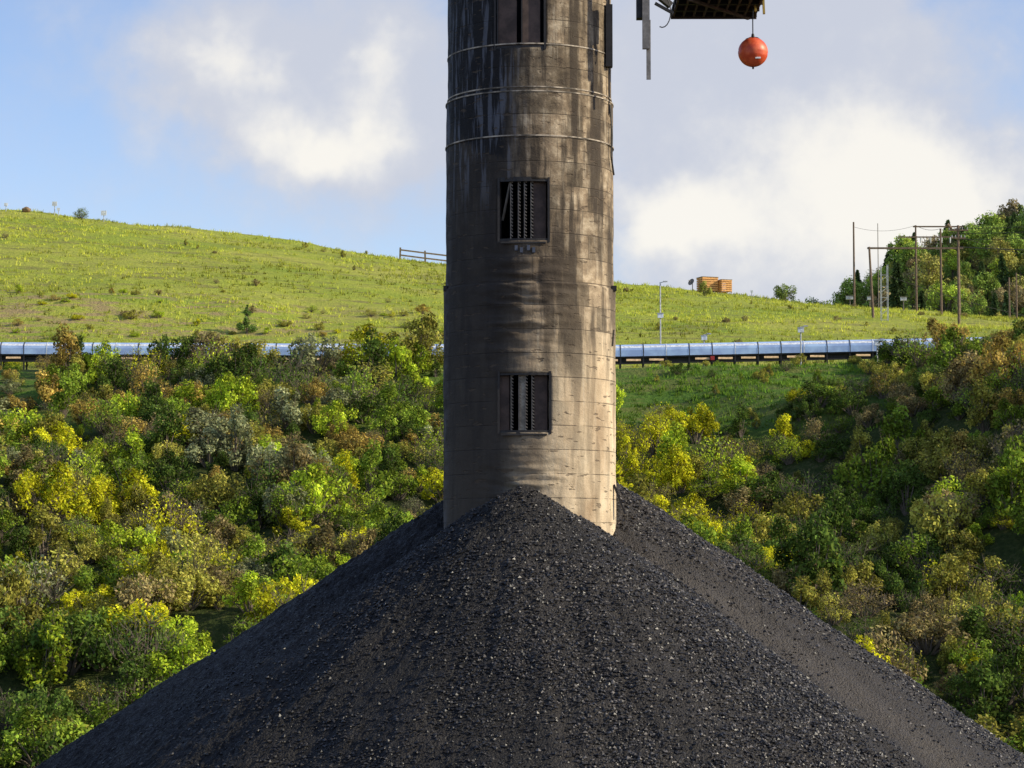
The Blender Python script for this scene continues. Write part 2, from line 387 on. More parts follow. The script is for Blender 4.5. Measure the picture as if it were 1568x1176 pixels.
den=np.where(x<-2.5,den*np.clip(1-(-2.5-x)/5,0.25,1),den)
keep=(z>12-0.1*y-0.3)&(rng.random(n)<den*0.85); x,y,z=x[keep],y[keep],z[keep]; n=len(x)
s=0.014+0.036*rng.random(n)**2
oc=np.array([[1,0,0],[0,1,0],[-1,0,0],[0,-1,0],[0,0,1],[0,0,-1]],float)
R_=unit(rng.normal(size=(n*6,3))).reshape(n,6,3)*0.45
an=rng.random(n)*6.28; ca,sa=np.cos(an),np.sin(an)
o6=np.repeat(oc[None],n,0)+R_; o6=np.stack([o6[:,:,0]*ca[:,None]-o6[:,:,1]*sa[:,None],o6[:,:,0]*sa[:,None]+o6[:,:,1]*ca[:,None],o6[:,:,2]*0.75],2)
V=(np.stack([x,y,z+s*0.35],1)[:,None,:]+o6*s[:,None,None]).reshape(-1,3)
of=np.array([[0,1,4],[1,2,4],[2,3,4],[3,0,4],[1,0,5],[2,1,5],[3,2,5],[0,3,5]])
Fc=(of[None]+6*np.arange(n)[:,None,None]).reshape(-1,3)
tn=rng.random(n)**2*np.clip((x+4)/5,0.45,1)  # random lump tone, dimmed leftwards to paint in the pile's shaded side
link('pile_lumps',mesh_np('pile_lumps',V,Fc,[m_lump],attr=np.repeat(tn,8)),pile)
# ------------------------------------------------------------ concrete stacking tube
def zc(py): return P(800,py,55.6).z
WIN=[(-0.44,0.18,zc(72),zc(72)+1.75),(-0.38,0.22,zc(368),zc(274)),(-0.37,0.23,zc(662),zc(571))]
zA=P(811,162,57.6).z; zB=P(811,447,57.6).z
TOPZ=28.5
phis=list(np.linspace(-math.pi,math.pi,241))[:-1]
for w in WIN:
    for p in w[:2]:
        k=int(np.argmin([abs(q-p) for q in phis])); phis[k]=p
phis=np.array(sorted(phis))
zz=list(np.arange(0,10,0.5))+list(np.arange(10,TOPZ+.01,0.05))
for e in (zA,zB): zz+= [e-0.012,e+0.012]
for w in WIN:
    for q in w[2:]:
        k=int(np.argmin([abs(t-q) for t in zz])); zz[k]=q
zz=np.array(sorted(zz))
PH,ZZ=np.meshgrid(phis,zz)
RR=np.where(ZZ>zA,1.972,np.where(ZZ>zB,2.015,2.06))
for wi,w in enumerate(WIN[1:]):
    cz=w[2]; msk=np.exp(-((PH+0.10)/0.42)**2)*np.exp(-((ZZ-(cz-1.4))/(1.4 if wi==0 else 0.8))**2)*np.clip((cz-0.1-ZZ)/0.15,0,1)
    tilt=ZZ*7.5+PH*1.5
    RR=RR+msk*(0.34*fbm(PH*2.2+5,tilt,3)-0.07*np.clip(fbm(PH*2.0,ZZ*11+3,2)*6,0,1))
RR=RR+0.035*fbm(PH*4,ZZ*1.2,3)+0.02*fbm(PH*9,ZZ*3,2)
V=np.stack([(TX+RR*np.sin(PH)).ravel(),(TY-RR*np.cos(PH)).ravel(),ZZ.ravel()],1)
npz=len(phis); Fc=[]
UV=np.stack([(PH*2.0).ravel(),ZZ.ravel()],1)
for j in range(len(zz)-1):
    zm=(zz[j]+zz[j+1])/2
    for i in range(npz):
        i2=(i+1)%npz; pm=(phis[i]+phis[i2])/2 if i2 else math.pi
        if any(w[0]<pm<w[1] and w[2]<zm<w[3] for w in WIN): continue
        Fc.append((j*npz+i,j*npz+i2,(j+1)*npz+i2,(j+1)*npz+i))
m_con,nt,b=newmat('weathered_concrete')
uv=nd(nt,'ShaderNodeUVMap',uv_map='UVMap').outputs[0]
s2=nd(nt,'ShaderNodeSeparateXYZ',{0:uv}); U_,V_=s2.outputs[0],s2.outputs[1]
nA=NOISE(nt,MAPV(nt,uv,(0.9,0.5,1)),1.0,6,0.6)
nS=NOISE(nt,MAPV(nt,uv,(2.4,0.25,1),(3,1,0)),1.0,5,0.6)
nSf=NOISE(nt,MAPV(nt,uv,(8,0.6,1),(1,4,0)),1.0,4,0.6)
nF=NOISE(nt,uv,14,5,0.75)
nM=NOISE(nt,MAPV(nt,uv,(2.0,2.2,1),(7,0,0)),1.0,6,0.7)
wob=M(nt,'MULTIPLY',M(nt,'SUBTRACT',nA,0.5),6.0)
up=SM(nt,M(nt,'ADD',M(nt,'ADD',V_,wob),M(nt,'MULTIPLY',U_,-0.6)),13.8,18.4)
lo=RAMP(nt,nA,[(0.3,(0.38,0.27,0.165)),(0.5,(0.64,0.50,0.33)),(0.7,(0.80,0.67,0.47))])
hi=RAMP(nt,nM,[(0.32,(0.09,0.066,0.045)),(0.5,(0.25,0.190,0.125)),(0.68,(0.50,0.41,0.29))])
c=MIX(nt,up,lo,hi)
br=nd(nt,'ShaderNodeTexBrick',{'Vector':MAPV(nt,uv,(1,1,1),(0.2,-zA,0)),'Color1':(0.40,0.40,0.40,1),'Color2':(1.6,1.55,1.5,1),'Mortar':(0.5,0.5,0.5,1),'Scale':1.0,'Mortar Size':0.008,'Mortar Smooth':0.6,'Brick Width':0.42,'Row Height':0.56},offset=0.4)
c=MIX(nt,M(nt,'MULTIPLY',M(nt,'MULTIPLY',SM(nt,V_,12.5,19),SM(nt,nA,0.3,0.55)),0.85),c,MIX(nt,1.0,c,br.outputs[0],'MULTIPLY'))
pl=M(nt,'FRACT',M(nt,'DIVIDE',M(nt,'SUBTRACT',V_,zA),0.56)); pl=M(nt,'ABSOLUTE',M(nt,'SUBTRACT',pl,0.5))
pl=M(nt,'MULTIPLY',SM(nt,pl,0.470,0.495),SM(nt,nM,0.38,0.55))
c=MIX(nt,M(nt,'MULTIPLY',pl,0.7),c,(0.09,0.07,0.05))
c=MIX(nt,M(nt,'MULTIPLY',SM(nt,nSf,0.56,0.70),0.35),c,(0.56,0.48,0.36))
c=MIX(nt,M(nt,'MULTIPLY',SM(nt,nS,0.45,0.58),nd(nt,'ShaderNodeMapRange',{0:up,1:0.0,2:1.0,3:0.38,4:0.92}).outputs[0]),c,(0.050,0.038,0.028))
# coal dust caked round the openings
for w in WIN[1:]:
    du=M(nt,'DIVIDE',M(nt,'SUBTRACT',U_,(w[0]+w[1])-0.05),0.95); dv=M(nt,'DIVIDE',M(nt,'SUBTRACT',V_,w[2]-0.35),1.5)
    cake=M(nt,'EXPONENT',M(nt,'MULTIPLY',M(nt,'MULTIPLY_ADD',du,du,M(nt,'MULTIPLY',dv,dv)),-1.0))
    cake=M(nt,'MULTIPLY',cake,nd(nt,'ShaderNodeMapRange',{0:nM,1:0.35,2:0.62,3:0.15,4:1.0}).outputs[0])
    c=MIX(nt,M(nt,'MULTIPLY',cake,0.75),c,(0.085,0.064,0.048))
left_shade=M(nt,'SUBTRACT',1.0,SM(nt,M(nt,'ADD',U_,M(nt,'MULTIPLY',M(nt,'SUBTRACT',nS,0.5),2.0)),-0.75,0.15))  # tube's unlit left side darkened in the colour, with some coal staining
c=MIX(nt,M(nt,'MULTIPLY',left_shade,0.93),c,(0.036,0.030,0.026))
soot_shadow=M(nt,'MULTIPLY',SM(nt,M(nt,'ADD',V_,M(nt,'ADD',M(nt,'MULTIPLY',U_,0.5),M(nt,'MULTIPLY',M(nt,'SUBTRACT',nSf,0.5),1.2))),zc(245)-0.45,zc(245)-0.25),M(nt,'SUBTRACT',1.0,SM(nt,M(nt,'ADD',U_,M(nt,'MULTIPLY',M(nt,'SUBTRACT',nSf,0.5),0.6)),-0.75,-0.45)))  # black soot stripes; the diagonal lower edge paints an overhead structure's shadow
c=MIX(nt,M(nt,'MULTIPLY',soot_shadow,0.85),c,(0.014,0.014,0.016))
c=MIX(nt,M(nt,'MULTIPLY',M(nt,'MULTIPLY',left_shade,SM(nt,nSf,0.50,0.60)),M(nt,'MULTIPLY',SM(nt,V_,19.5,21.5),0.38)),c,(0.24,0.25,0.29))
sky_sheen=M(nt,'MULTIPLY',M(nt,'SUBTRACT',1.0,SM(nt,U_,-2.9,-2.2)),SM(nt,nM,0.4,0.6))  # pale bluish left edge: reflected sky painted into the concrete colour
c=MIX(nt,M(nt,'MULTIPLY',sky_sheen,0.4),c,(0.20,0.20,0.22))
sc=NOISE(nt,MAPV(nt,uv,(2.6,9,1),(2,5,0)),1.0,3,0.5)
scar=SM(nt,sc,0.625,0.66)
c=MIX(nt,M(nt,'MULTIPLY',scar,0.65),c,(0.11,0.08,0.055))
c=MIX(nt,M(nt,'MULTIPLY',SM(nt,nF,0.52,0.80),0.30),c,(0.14,0.105,0.07))
nt.links.new(c,b.inputs['Base Color']); b.inputs['Roughness'].default_value=0.88; b.inputs['Specular IOR Level'].default_value=0.25
hgt=M(nt,'ADD',M(nt,'MULTIPLY',nF,0.5),M(nt,'MULTIPLY',nM,0.8)); hgt=M(nt,'SUBTRACT',hgt,M(nt,'MULTIPLY',scar,0.7)); hgt=M(nt,'SUBTRACT',hgt,M(nt,'MULTIPLY',pl,0.35))
bp=nd(nt,'ShaderNodeBump',{'Strength':0.7,'Distance':0.05,'Height':hgt}); nt.links.new(bp.outputs[0],b.inputs['Normal'])
m_inner=simple('coal_dust_lining',(0.012,0.012,0.012),0.9)
tube=empty('concrete_stacking_tube')
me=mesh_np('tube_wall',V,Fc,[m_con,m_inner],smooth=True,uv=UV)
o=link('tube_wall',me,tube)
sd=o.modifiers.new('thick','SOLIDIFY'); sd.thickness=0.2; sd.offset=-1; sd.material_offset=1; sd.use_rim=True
m_steel=simple('dark_steel',(0.028,0.024,0.022),0.6,0.2); m_rust=simple('rusty_plate',(0.085,0.055,0.042),0.75,0.1,0.35,3)
m_galv=simple('weathered_steel',(0.20,0.17,0.14),0.6,0.3); m_lt=simple('pale_steel',(0.5,0.5,0.5),0.5,0.1)
m_dust=simple('dusty_plate',(0.38,0.33,0.26),0.8,0.0,0.4,4)
m_band=simple('joint_mortar',(0.36,0.30,0.23),0.9,0.0,0.7,2.5)
def cp_(phi,r,z): return Vector((TX+r*math.sin(phi),TY-r*math.cos(phi),z))
mb=MB()
def ring(z,r,hgt,dep,mat=0,n=160):
    for i in range(n):
        a0=2*math.pi*i/n;a1=2*math.pi*(i+1)/n; b=len(mb.v)
        for rr,zq in((r-0.04,z-hgt/2),(r+dep,z-hgt/2),(r+dep,z+hgt/2),(r-0.04,z+hgt/2)):
            mb.v.append(tuple(cp_(a0,rr,zq))); mb.v.append(tuple(cp_(a1,rr,zq)))
        for q in range(3): mb.f.append((b+2*q,b+2*q+1,b+2*q+3,b+2*q+2)); mb.m.append(mat)
ring(zA-0.02,2.02,0.03,0.012)
for py in (66,132,207): ring(zc(py),1.975 if py<150 else 2.02,0.03,0.016)
mb.build('joint_bands',[m_band],tube)
for wi,w in enumerate(WIN):
    mb=MB(); r=1.975 if wi==0 else (2.02 if wi==1 else 2.06)
    k=8
    for zq in (w[2],w[3]):
        for i in range(k):
            a0=w[0]+(w[1]-w[0])*i/k; a1=w[0]+(w[1]-w[0])*(i+1)/k
            mb.beam(cp_(a0,r-0.03,zq),cp_(a1,r-0.03,zq),0.05,0.10)
    for a in (w[0],w[1]): mb.beam(cp_(a,r-0.035,w[2]-0.04),cp_(a,r-0.035,w[3]+0.04),0.05,0.11)
    hh=w[3]-w[2]
    if wi==0:
        for a0,a1 in ((-0.41,-0.17),(-0.10,0.12)):
            p=cp_((a0+a1)/2,r-0.09,(w[2]+w[3])/2); rot=Matrix.Rotation((a0+a1)/2,3,'Z')
            mb.box(p,((a1-a0)*r,0.03,hh-0.12),rot,1)
            mb.beam(cp_(a0,r-0.06,w[2]+.05),cp_(a0,r-0.06,w[3]-.05),0.03,0.05,0)
    else:
        p=cp_(w[1]-0.10,r-0.17,(w[2]+w[3])/2); mb.box(p,(0.30,0.025,hh-0.06),Matrix.Rotation(w[1]-0.10,3,'Z'),1)
        for a in (w[0]+0.14,w[0]+0.235,w[0]+0.31,w[0]+0.39):
            mb.beam(cp_(a,r-0.11,w[2]+0.02),cp_(a,r-0.11,w[3]-0.02),0.022,0.05,2)
            nn=18
            for q in range(nn):
                zq=w[2]+0.05+(hh-0.1)*q/(nn-1); mb.box(cp_(a+0.016,r-0.10,zq),(0.06,0.05,0.022),Matrix.Rotation(0.7,3,'Y'),2)
        if wi==2:
            mb.box(cp_(w[0]+0.27,r-0.14,(w[2]+w[3])/2),(0.15,0.02,hh-0.1),None,3)
            mb.box(cp_(w[0]+0.05,r-0.14,(w[2]+w[3])/2),(0.24,0.02,hh-0.1),None,1)
        else:
            mb.beam(cp_(w[0]+0.02,r-0.2,w[2]+hh*.35),cp_(w[0]+0.13,r-0.15,w[3]-0.05),0.05,0.04,2)
            for q,aa in enumerate((-0.16,-0.10,-0.02,0.04)): mb.box(cp_(aa,r+0.02,w[2]-0.18-0.05*(q%2)),(0.07,0.06,0.12),None,4)
        mb.box(cp_((w[0]+w[1])/2,r-0.01,w[2]-0.055),(1.05,0.08,0.04),None,0)
    mb.build('opening_frame_%d'%(wi+1),[m_steel,m_rust,m_galv,m_dust,simple('blue_bolts',(0.07,0.08,0.11),0.5)],tube)
mb=MB()
p=cp_(1.25,2.02,zc(40)); mb.box((p.x-0.02,p.y-0.12,zc(38)),(0.16,0.25,1.5)); mb.beam(cp_(1.2,2.03,zc(160)),cp_(1.2,2.03,zc(-30)),0.03)
mb.line([P(934,160,56.9),P(937,205,56.9),P(936,240,56.9),P(940,268,57.1)],0.022)
mb.line([P(940,505,56.9),P(938,530,56.9)],0.02)
for py in (445,):
    mb.box(cp_(1.35,2.06,P(811,py,57.6).z),(0.12,0.2,0.12)); mb.box(cp_(-1.35,2.06,P(811,py,57.6).z),(0.1,0.2,0.12))
mb.beam(P(940,742,57.0),P(957,787,57.0),0.10,0.05)
mb.build('conduit_and_brackets',[m_steel],tube)
# ------------------------------------------------------------ service platform with signal ball
plat=empty('service_platform')
z0=P(1100,27,58.7).z; YF,YB=56.6,58.7; YM=(YF+YB)/2
x0,x1=P(1032,0,57.5).x,P(1166,0,57.5).x
mb=MB()
mb.box(((x0+x1)/2,YM,z0+0.14),(x1-x0,YB-YF,0.06),None,0)
for y_ in (YF+.05,YF+.7,YF+1.4,YB-.05): mb.box(((x0+x1)/2,y_,z0+0.055),(x1-x0,0.08,0.105),None,0)
for i in range(9): mb.box((x0+0.06+(x1-x0-.12)*i/8,YM,z0+0.05),(0.05,YB-YF-.02,0.09),None,1)
mb.box(((x0+x1)/2,YB+.02,z0+0.02),(x1-x0,0.05,0.10),None,1)
mb.box(((x0+x1)/2,YF-.04,z0+0.27),(x1-x0,0.05,0.2),None,1)
for i in range(5):
    xx=x0+(x1-x0)*i/4; mb.beam((xx,YF,z0+0.17),(xx,YF,z0+1.2),0.05,0.05,1)
for q in (0.65,1.2): mb.beam((x0,YF,z0+q),(x1,YF,z0+q),0.04,0.04,1)
mb.beam((x0+.3,YF+.05,z0-0.02),(x1-.2,YB,z0-0.02),0.07,0.07,1)
mb.beam((x0,YF+.05,z0+0.02),(x0-1.0,56.9,z0+1.3),0.09,0.09,0)
mb.beam((x0,YB,z0+0.3),(TX+1.9,58.2,z0+1.5),0.15,0.15,0); mb.beam((x0,YF,z0+0.9),(TX+1.9,57.1,z0+1.5),0.15,0.15,0)
mb.beam((x1+0.02,YB-1.2,z0+0.7),(x1+0.06,YB-1.2,z0-0.18),0.09,0.05,2)
mb.beam((x1-0.22,YB-1.2,z0+0.7),(x1-0.14,YB-1.2,z0-0.12),0.07,0.05,2)
mb.box((P(979,0,56.2).x,56.2,P(0,18,56.2).z+0.2),(0.14,0.3,0.75),None,0)
xp=P(989,0,56).x
mb.beam((xp,56,P(0,75,56).z),(xp,56,z0+1.6),0.17,0.12,3)
mb.beam((xp+0.06,56.05,P(0,121,56).z),(xp+0.06,56.05,P(0,30,56).z),0.1,0.06,3)
mb.beam((xp,56,z0+1.4),(x0,56.3,z0+1.2),0.1,0.1,0)
pts_=[Vector((P(1014+13*math.cos(t),18+24*math.sin(t),56.1))) for t in np.linspace(-1.6,1.9,12)]
mb.line(pts_,0.014,6,0)
mb.beam(P(1003,5,56.1),P(1030,20,56.1),0.1,0.06,0)
m_yel=simple('yellow_paint',(0.45,0.30,0.05),0.6)
m_post=simple('painted_steel_post',(0.22,0.20,0.18),0.6)
mb.build('platform_frame',[m_steel,m_rust,m_yel,m_post],plat)
ball=empty('red_signal_ball')
bc=P(1153,80,57.6); br_=0.362
m_red,nt,b=newmat('faded_red_plastic')
co=nd(nt,'ShaderNodeTexCoord').outputs['Object']; n_=NOISE(nt,co,5,5,.6)
nt.links.new(MIX(nt,SM(nt,n_,.35,.7),(0.62,0.07,0.02),(0.85,0.16,0.05)),b.inputs['Base Color']); b.inputs['Roughness'].default_value=0.45
V=[];Fq=[];nu,nv=48,32
for j in range(nv+1):
    t=math.pi*j/nv
    for i in range(nu):
        a=2*math.pi*i/nu; r=br_*(1-0.018*math.exp(-((t-math.pi/2)/0.05)**2)-0.012*math.exp(-((t-2.3)/0.05)**2))
        V.append((r*math.sin(t)*math.cos(a),r*math.sin(t)*math.sin(a),br_*math.cos(t)*0.99))
for j in range(nv):
    for i in range(nu): Fq.append((j*nu+i,(j+1)*nu+i,(j+1)*nu+(i+1)%nu,j*nu+(i+1)%nu))
o=link('sphere_shell',mesh_np('ball',V,Fq,[m_red],smooth=True),ball); o.location=bc; o.rotation_euler=(0.1,0.12,0)
mb=MB()
top=bc+Vector((0,0,br_)); mb.cyl(top-Vector((0,0,0.02)),top+Vector((0,0,0.09)),0.05,0.03,12,0)
mb.cyl(top+Vector((0,0,0.05)),(bc.x,bc.y,z0+0.03),0.014,0.014,6,0)
for i in range(8):
    a=i*math.pi/4
    pp=[bc+Vector((math.cos(a)*math.sin(t),math.sin(a)*math.sin(t),math.cos(t)))*(br_+0.006) for t in np.linspace(0.05,0.5,5)]
    mb.line(pp,0.007,5,0)
mb.cyl(bc-Vector((0,0,br_-.02)),bc-Vector((0,0,br_+0.05)),0.03,0.02,10,0)
mb.box(bc+Vector((0.09,-br_*0.86,-0.2)),(0.13,0.015,0.05),Matrix.Rotation(-0.55,3,'X'),1)
mb.build('rope_and_fittings',[m_steel,m_lt],ball)
# ------------------------------------------------------------ overland conveyor
conv=empty('covered_conveyor')
m_blue=simple('blue_cover_sheet',(0.45,0.60,0.95),0.35,0.0,0.2,0.7); m_white=simple('white_paint_and_highlight',(0.78,0.79,0.80),0.5)
m_cream=simple('cream_belt_tray',(0.75,0.50,0.26),0.7); m_red2=simple('red_paint',(0.45,0.03,0.02),0.5)
YC=170.0
def zcv(x): return float(np.interp(x,[-60,-15,7.4,30.7,60],[26.35,26.15,26.05,26.55,27.15]))
mb=MB()
xsg=np.arange(-62,60,1.62)
for k_,xa in enumerate(xsg[:-1]):
    xb=xsg[k_+1]; za,zb=zcv(xa),zcv(xb)
    prof=[(-0.62,-0.08)]+[(-0.62*math.cos(t),0.35+0.45*math.sin(t)) for t in np.linspace(0.0,math.pi,9)]+[(0.62,-0.08)]
    m_=len(prof)
    b=len(mb.v)
    for xq,zq in((xa+.02,za),(xb-.02,zb)):
        for (yy,zz_) in prof: mb.v.append((xq,YC+yy,zq+zz_))
    for i in range(m_-1): mb.f.append((b+i,b+i+1,b+m_+i+1,b+m_+i)); mb.m.append(2 if i in (2,) else 0)  # one white strip per sheet paints the highlight along the cover
    b=len(mb.v)
    for xq in (xa-.03,xa+.03):
        for (yy,zz_) in prof: mb.v.append((xq,YC+yy*1.03,za+zz_*1.03+(.0)))
    for i in range(m_-1): mb.f.append((b+i,b+i+1,b+m_+i+1,b+m_+i)); mb.m.append(1 if k_%3 else 2)
    mb.beam((xa,YC-0.5,za-0.13),(xb,YC-0.5,zb-0.13),0.07,0.09,3)
    mb.beam((xa,YC+0.5,za-0.13),(xb,YC+0.5,zb-0.13),0.07,0.09,3)
    mb.beam((xa,YC+0.1,za-0.32),(xb,YC+0.1,zb-0.32),0.42,0.5,3)
    if k_%7!=3: mb.box(((xa+xb)/2+.1,YC-0.72,(za+zb)/2-0.36),(xb-xa-0.6,0.05,0.16),Matrix.Rotation(-0.5,3,'X'),4)
    mb.beam((xa,YC-0.5,za-0.58),(xb,YC-0.5,zb-0.58),0.05,0.10,3)
    for yy in (-0.5,0.5): mb.beam((xa,YC+yy,h(xa,YC+yy)-0.3),(xa,YC+yy,za-0.1),0.10,0.10,3)
mb.box((P(1088,0,169).x,169.2,zcv(14)-0.35),(0.28,0.3,0.28),None,5)
mb.build('conveyor_gallery',[m_blue,m_steel,m_white,m_steel,m_cream,m_red2],conv)
def lamp(px,pytop,pybase,d,box=True):
    e=empty('conveyor_light_post'); mb=MB(); t=P(px,pytop,d); zb=h(t.x,d)-0.2
    mb.cyl((t.x,d,zb),(t.x,d,t.z),0.06,0.045,8,0)
    if box:
        q=P(px,pytop+52 if pybase-pytop>60 else pytop+6,d); mb.box((t.x,d-0.1,q.z),(0.4,0.3,0.3),None,1); mb.box((t.x,d-0.1,q.z+0.18),(0.46,0.36,0.05),None,0)
    mb.beam((t.x,d,t.z-0.05),(t.x+0.35,d-0.1,t.z+0.05),0.05,0.05,0); mb.box((t.x+0.35,d-0.1,t.z+0.03),(0.3,0.16,0.08),None,0)
    mb.build('post',[m_lt,m_white],e)
lamp(1011,432,530,172.5); lamp(1226,500,552,167.5); lamp(1078,512,530,172.5); lamp(1343,520,560,168)
# ------------------------------------------------------------ skyline objects
m_wood=simple('weathered_wood',(0.28,0.20,0.12),0.85); m_wood2=simple('new_timber',(0.72,0.36,0.12),0.8); m_pole=simple('utility_pole_wood',(0.17,0.115,0.08),0.9)
fence=empty('wooden_rail_fence'); mb=MB()
fx=[P(px,0,249).x for px in (614,652,690,728,766)]
for i,xx in enumerate(fx):
    mb.box((xx,249,h(xx,249)+0.5),(0.18,0.12,1.5),Matrix.Rotation(0.03*(-1)**i,3,'Y'))
    if i: 
        for q in (0.45,1.0): mb.beam((fx[i-1],248.92,h(fx[i-1],249)+q),(xx,248.92,h(xx,249)+q),0.05,0.16)
mb.build('posts_and_rails',[m_wood],fence)
def marker(px,d,hh,w):
    e=empty('marker_post'); x=P(px,0,d).x; z=h(x,d); mb=MB()
    mb.cyl((x,d,z-0.2),(x,d,z+hh),0.04,0.04,6,0); mb.box((x,d-0.05,z+hh),(w,0.06,w*0.9),None,1); mb.build('post',[m_lt,m_white],e)
marker(14,247,0.7,0.35); marker(88,247,1.2,0.5); marker(163,247,0.9,0.55); marker(1148,247,0.5,0.25); marker(94,247,0.7,0.3)
cr=empty('timber_crate_stack'); mb=MB()
for (pa,pb,hh) in ((1067,1096,1.4),(1097,1116,1.2)):
    xa,xb=P(pa,0,243).x,P(pb,0,243).x; z=h((xa+xb)/2,243)
    z=max(z,h((xa+xb)/2,245))+0.15
    rz=Matrix.Rotation(0.35,3,'Z'); ct=Vector(((xa+xb)/2,243.7,z)); W_=xb-xa
    def L(x_,y_,z_): return ct+rz@Vector((x_,y_,z_))
    for k in range(6):
        zq=0.12+hh*k/6
        mb.box(L(0,-.7,zq),(W_*.9,0.06,hh/6*0.72),rz,0); mb.box(L(0,.7,zq),(W_*.9,0.06,hh/6*0.72),rz,0)
        mb.box(L(W_*.45,0,zq),(0.06,1.34,hh/6*0.72),rz,0); mb.box(L(-W_*.45,0,zq),(0.06,1.34,hh/6*0.72),rz,0)
    for xx in (-W_*.42,0,W_*.42): mb.box(L(xx,-.62,hh/2-.1),(0.1,0.08,hh),rz,1)
    mb.box(L(0,0,hh+0.03),(W_*.95,1.5,0.06),rz,1)
mb.build('slatted_crates',[m_wood2,m_wood],cr)
ds=empty('satellite_dish'); mb=MB(); x=P(1058,0,243).x; z=h(x,244)
mb.cyl((x,243,z-.2),(x,243,z+0.9),0.04,0.04,8,0); mb.cyl((x,243,z+0.9),(x-0.15,242.85,z+1.0),0.05,0.38,14,0); mb.beam((x-.1,242.9,z+1),(x-0.45,242.5,z+1.15),0.03,0.03,0); mb.build('dish',[m_galv],ds)
def pole(px,pt,d,r=0.13,lean=0,name='utility_pole',mat=None,arms=(),pb=None):
    e=empty(name); mb=MB(); t=P(px,pt,d); xb=t.x-lean; zb=h(xb,d)-0.3
    mb.cyl((xb,d,zb),(t.x,d,t.z),r,r*0.7,8,0)
    for (dz,w) in arms:
        mb.beam((t.x-w,d-.1,t.z-dz),(t.x+w,d-.1,t.z-dz),0.12,0.14,0)
        for q in (-w*.9,-w*.4,w*.4,w*.9): mb.cyl((t.x+q,d-.1,t.z-dz+.05),(t.x+q,d-.1,t.z-dz+.3),0.05,0.04,6,1)
    mb.build('pole',[mat or m_pole,m_lt],e); return t
t1=pole(1307,340,245,0.12); t2=pole(1331,378,215,0.13,-0.3)
t3=pole(1402,345,246,0.12); t4=pole(1440,350,244,0.13); t5=pole(1467,345,238,0.17,0,arms=((0.5,1.0),(1.3,0.7)))
t6=pole(1545,425,250,0.11); t7=pole(1556,418,252,0.11); t8=pole(1344,342,240,0.05,0,'antenna_mast',m_galv)
e=empty('substation_gantry'); mb=MB()
mb.beam(P(1328,380,215),P(1475,380,215),0.13,0.16); mb.beam(P(1398,347,244),P(1475,347,244),0.10,0.14); mb.beam(P(1375,363,244),P(1462,363,244),0.12,0.13)
q=P(1467,378,215); mb.cyl((q.x,215,h(q.x,215)-.3),q,0.13,0.1,8)
for px in (1410,1425,1442,1455): mb.cyl(P(px,363,244),P(px,372,244),0.08,0.06,6,1)
mb.line([P(1452,345,238),P(1458,352,238),P(1467,350,238)],0.09,6,0); mb.cyl(P(1450,344,238),P(1457,350,238),0.22,0.14,8,0)
mb.build('beams',[m_pole,m_lt],e)
e=empty('steel_ladder_tower'); mb=MB()
dl=212; za=h(P(1350,0,dl).x,dl)-.2; zt=P(1350,405,dl).z; xl,xr=P(1345,0,dl).x,P(1355,0,dl).x
for xx in (xl,xr):
    for yy in (dl,dl+.6): mb.beam((xx,yy,za),(xx,yy,zt),0.05,0.05)
k=0; zq=za+.3
while zq<zt-.5:
    mb.beam((xl,dl,zq),(xr,dl,zq+.5 if k%2 else zq),0.035,0.035); zq+=0.5;k+=1
mb.build('lattice',[m_lt],e)
e=empty('power_lines'); mb=MB()
def wire(a,b_,sag,r=0.02):
    pts=[a.lerp(b_,t)-Vector((0,0,sag*4*t*(1-t))) for t in np.linspace(0,1,14)]; mb.line(pts,r,5)
for dz in (0.0,0.5,1.1): wire(t5-Vector((0,0,0.3+dz)),Vector((62,225,t5.z-0.5-dz*1.2)),0.4,0.03)
wire(t4,Vector((60,250,t4.z-2.5)),0.8); wire(t3,t4,0.3); wire(t1-Vector((0,0,.5)),t3,0.5,0.015)
wire(q,Vector((58,215,q.z-0.3)),0.2,0.045); wire(t2-Vector((0,0,2)),Vector((60,225,t2.z-7)),1.0)
mb.build('wires',[m_steel],e)
for px,w_ in ((1297,0.8),(1327,0.5),(1378,0.6)):
    e=empty('switch_box'); mb=MB(); x=P(px,0,246).x; z=h(x,246)
    mb.cyl((x,246,z-.2),(x,246,z+1.2),0.05,0.05,6,0); mb.box((x,245.9,z+1.2),(w_,0.4,0.35),None,1); mb.box((x,245.9,z+1.4),(w_+.1,0.5,0.05),None,0); mb.build('box',[m_galv,m_lt],e)
e=empty('boulder')
xr_=P(45,0,247).x; V=[];Fq=[]
for j in range(9):
    t=math.pi*j/8
    for i in range(14):
        a=2*math.pi*i/14; r=0.4*(1+0.25*mn.noise(Vector((math.cos(a)*2,math.sin(a)*2,t*2)))); V.append((xr_+1.2*r*math.sin(t)*math.cos(a),247+r*math.sin(t)*math.sin(a),h(xr_,247)+0.2+0.8*r*math.cos(t)))
for j in range(8):
    for i in range(14): Fq.append((j*14+i,(j+1)*14+i,(j+1)*14+(i+1)%14,j*14+(i+1)%14))
link('rock',mesh_np('rock',V,Fq,[simple('rock',(0.25,0.16,0.08),0.9)]),e)
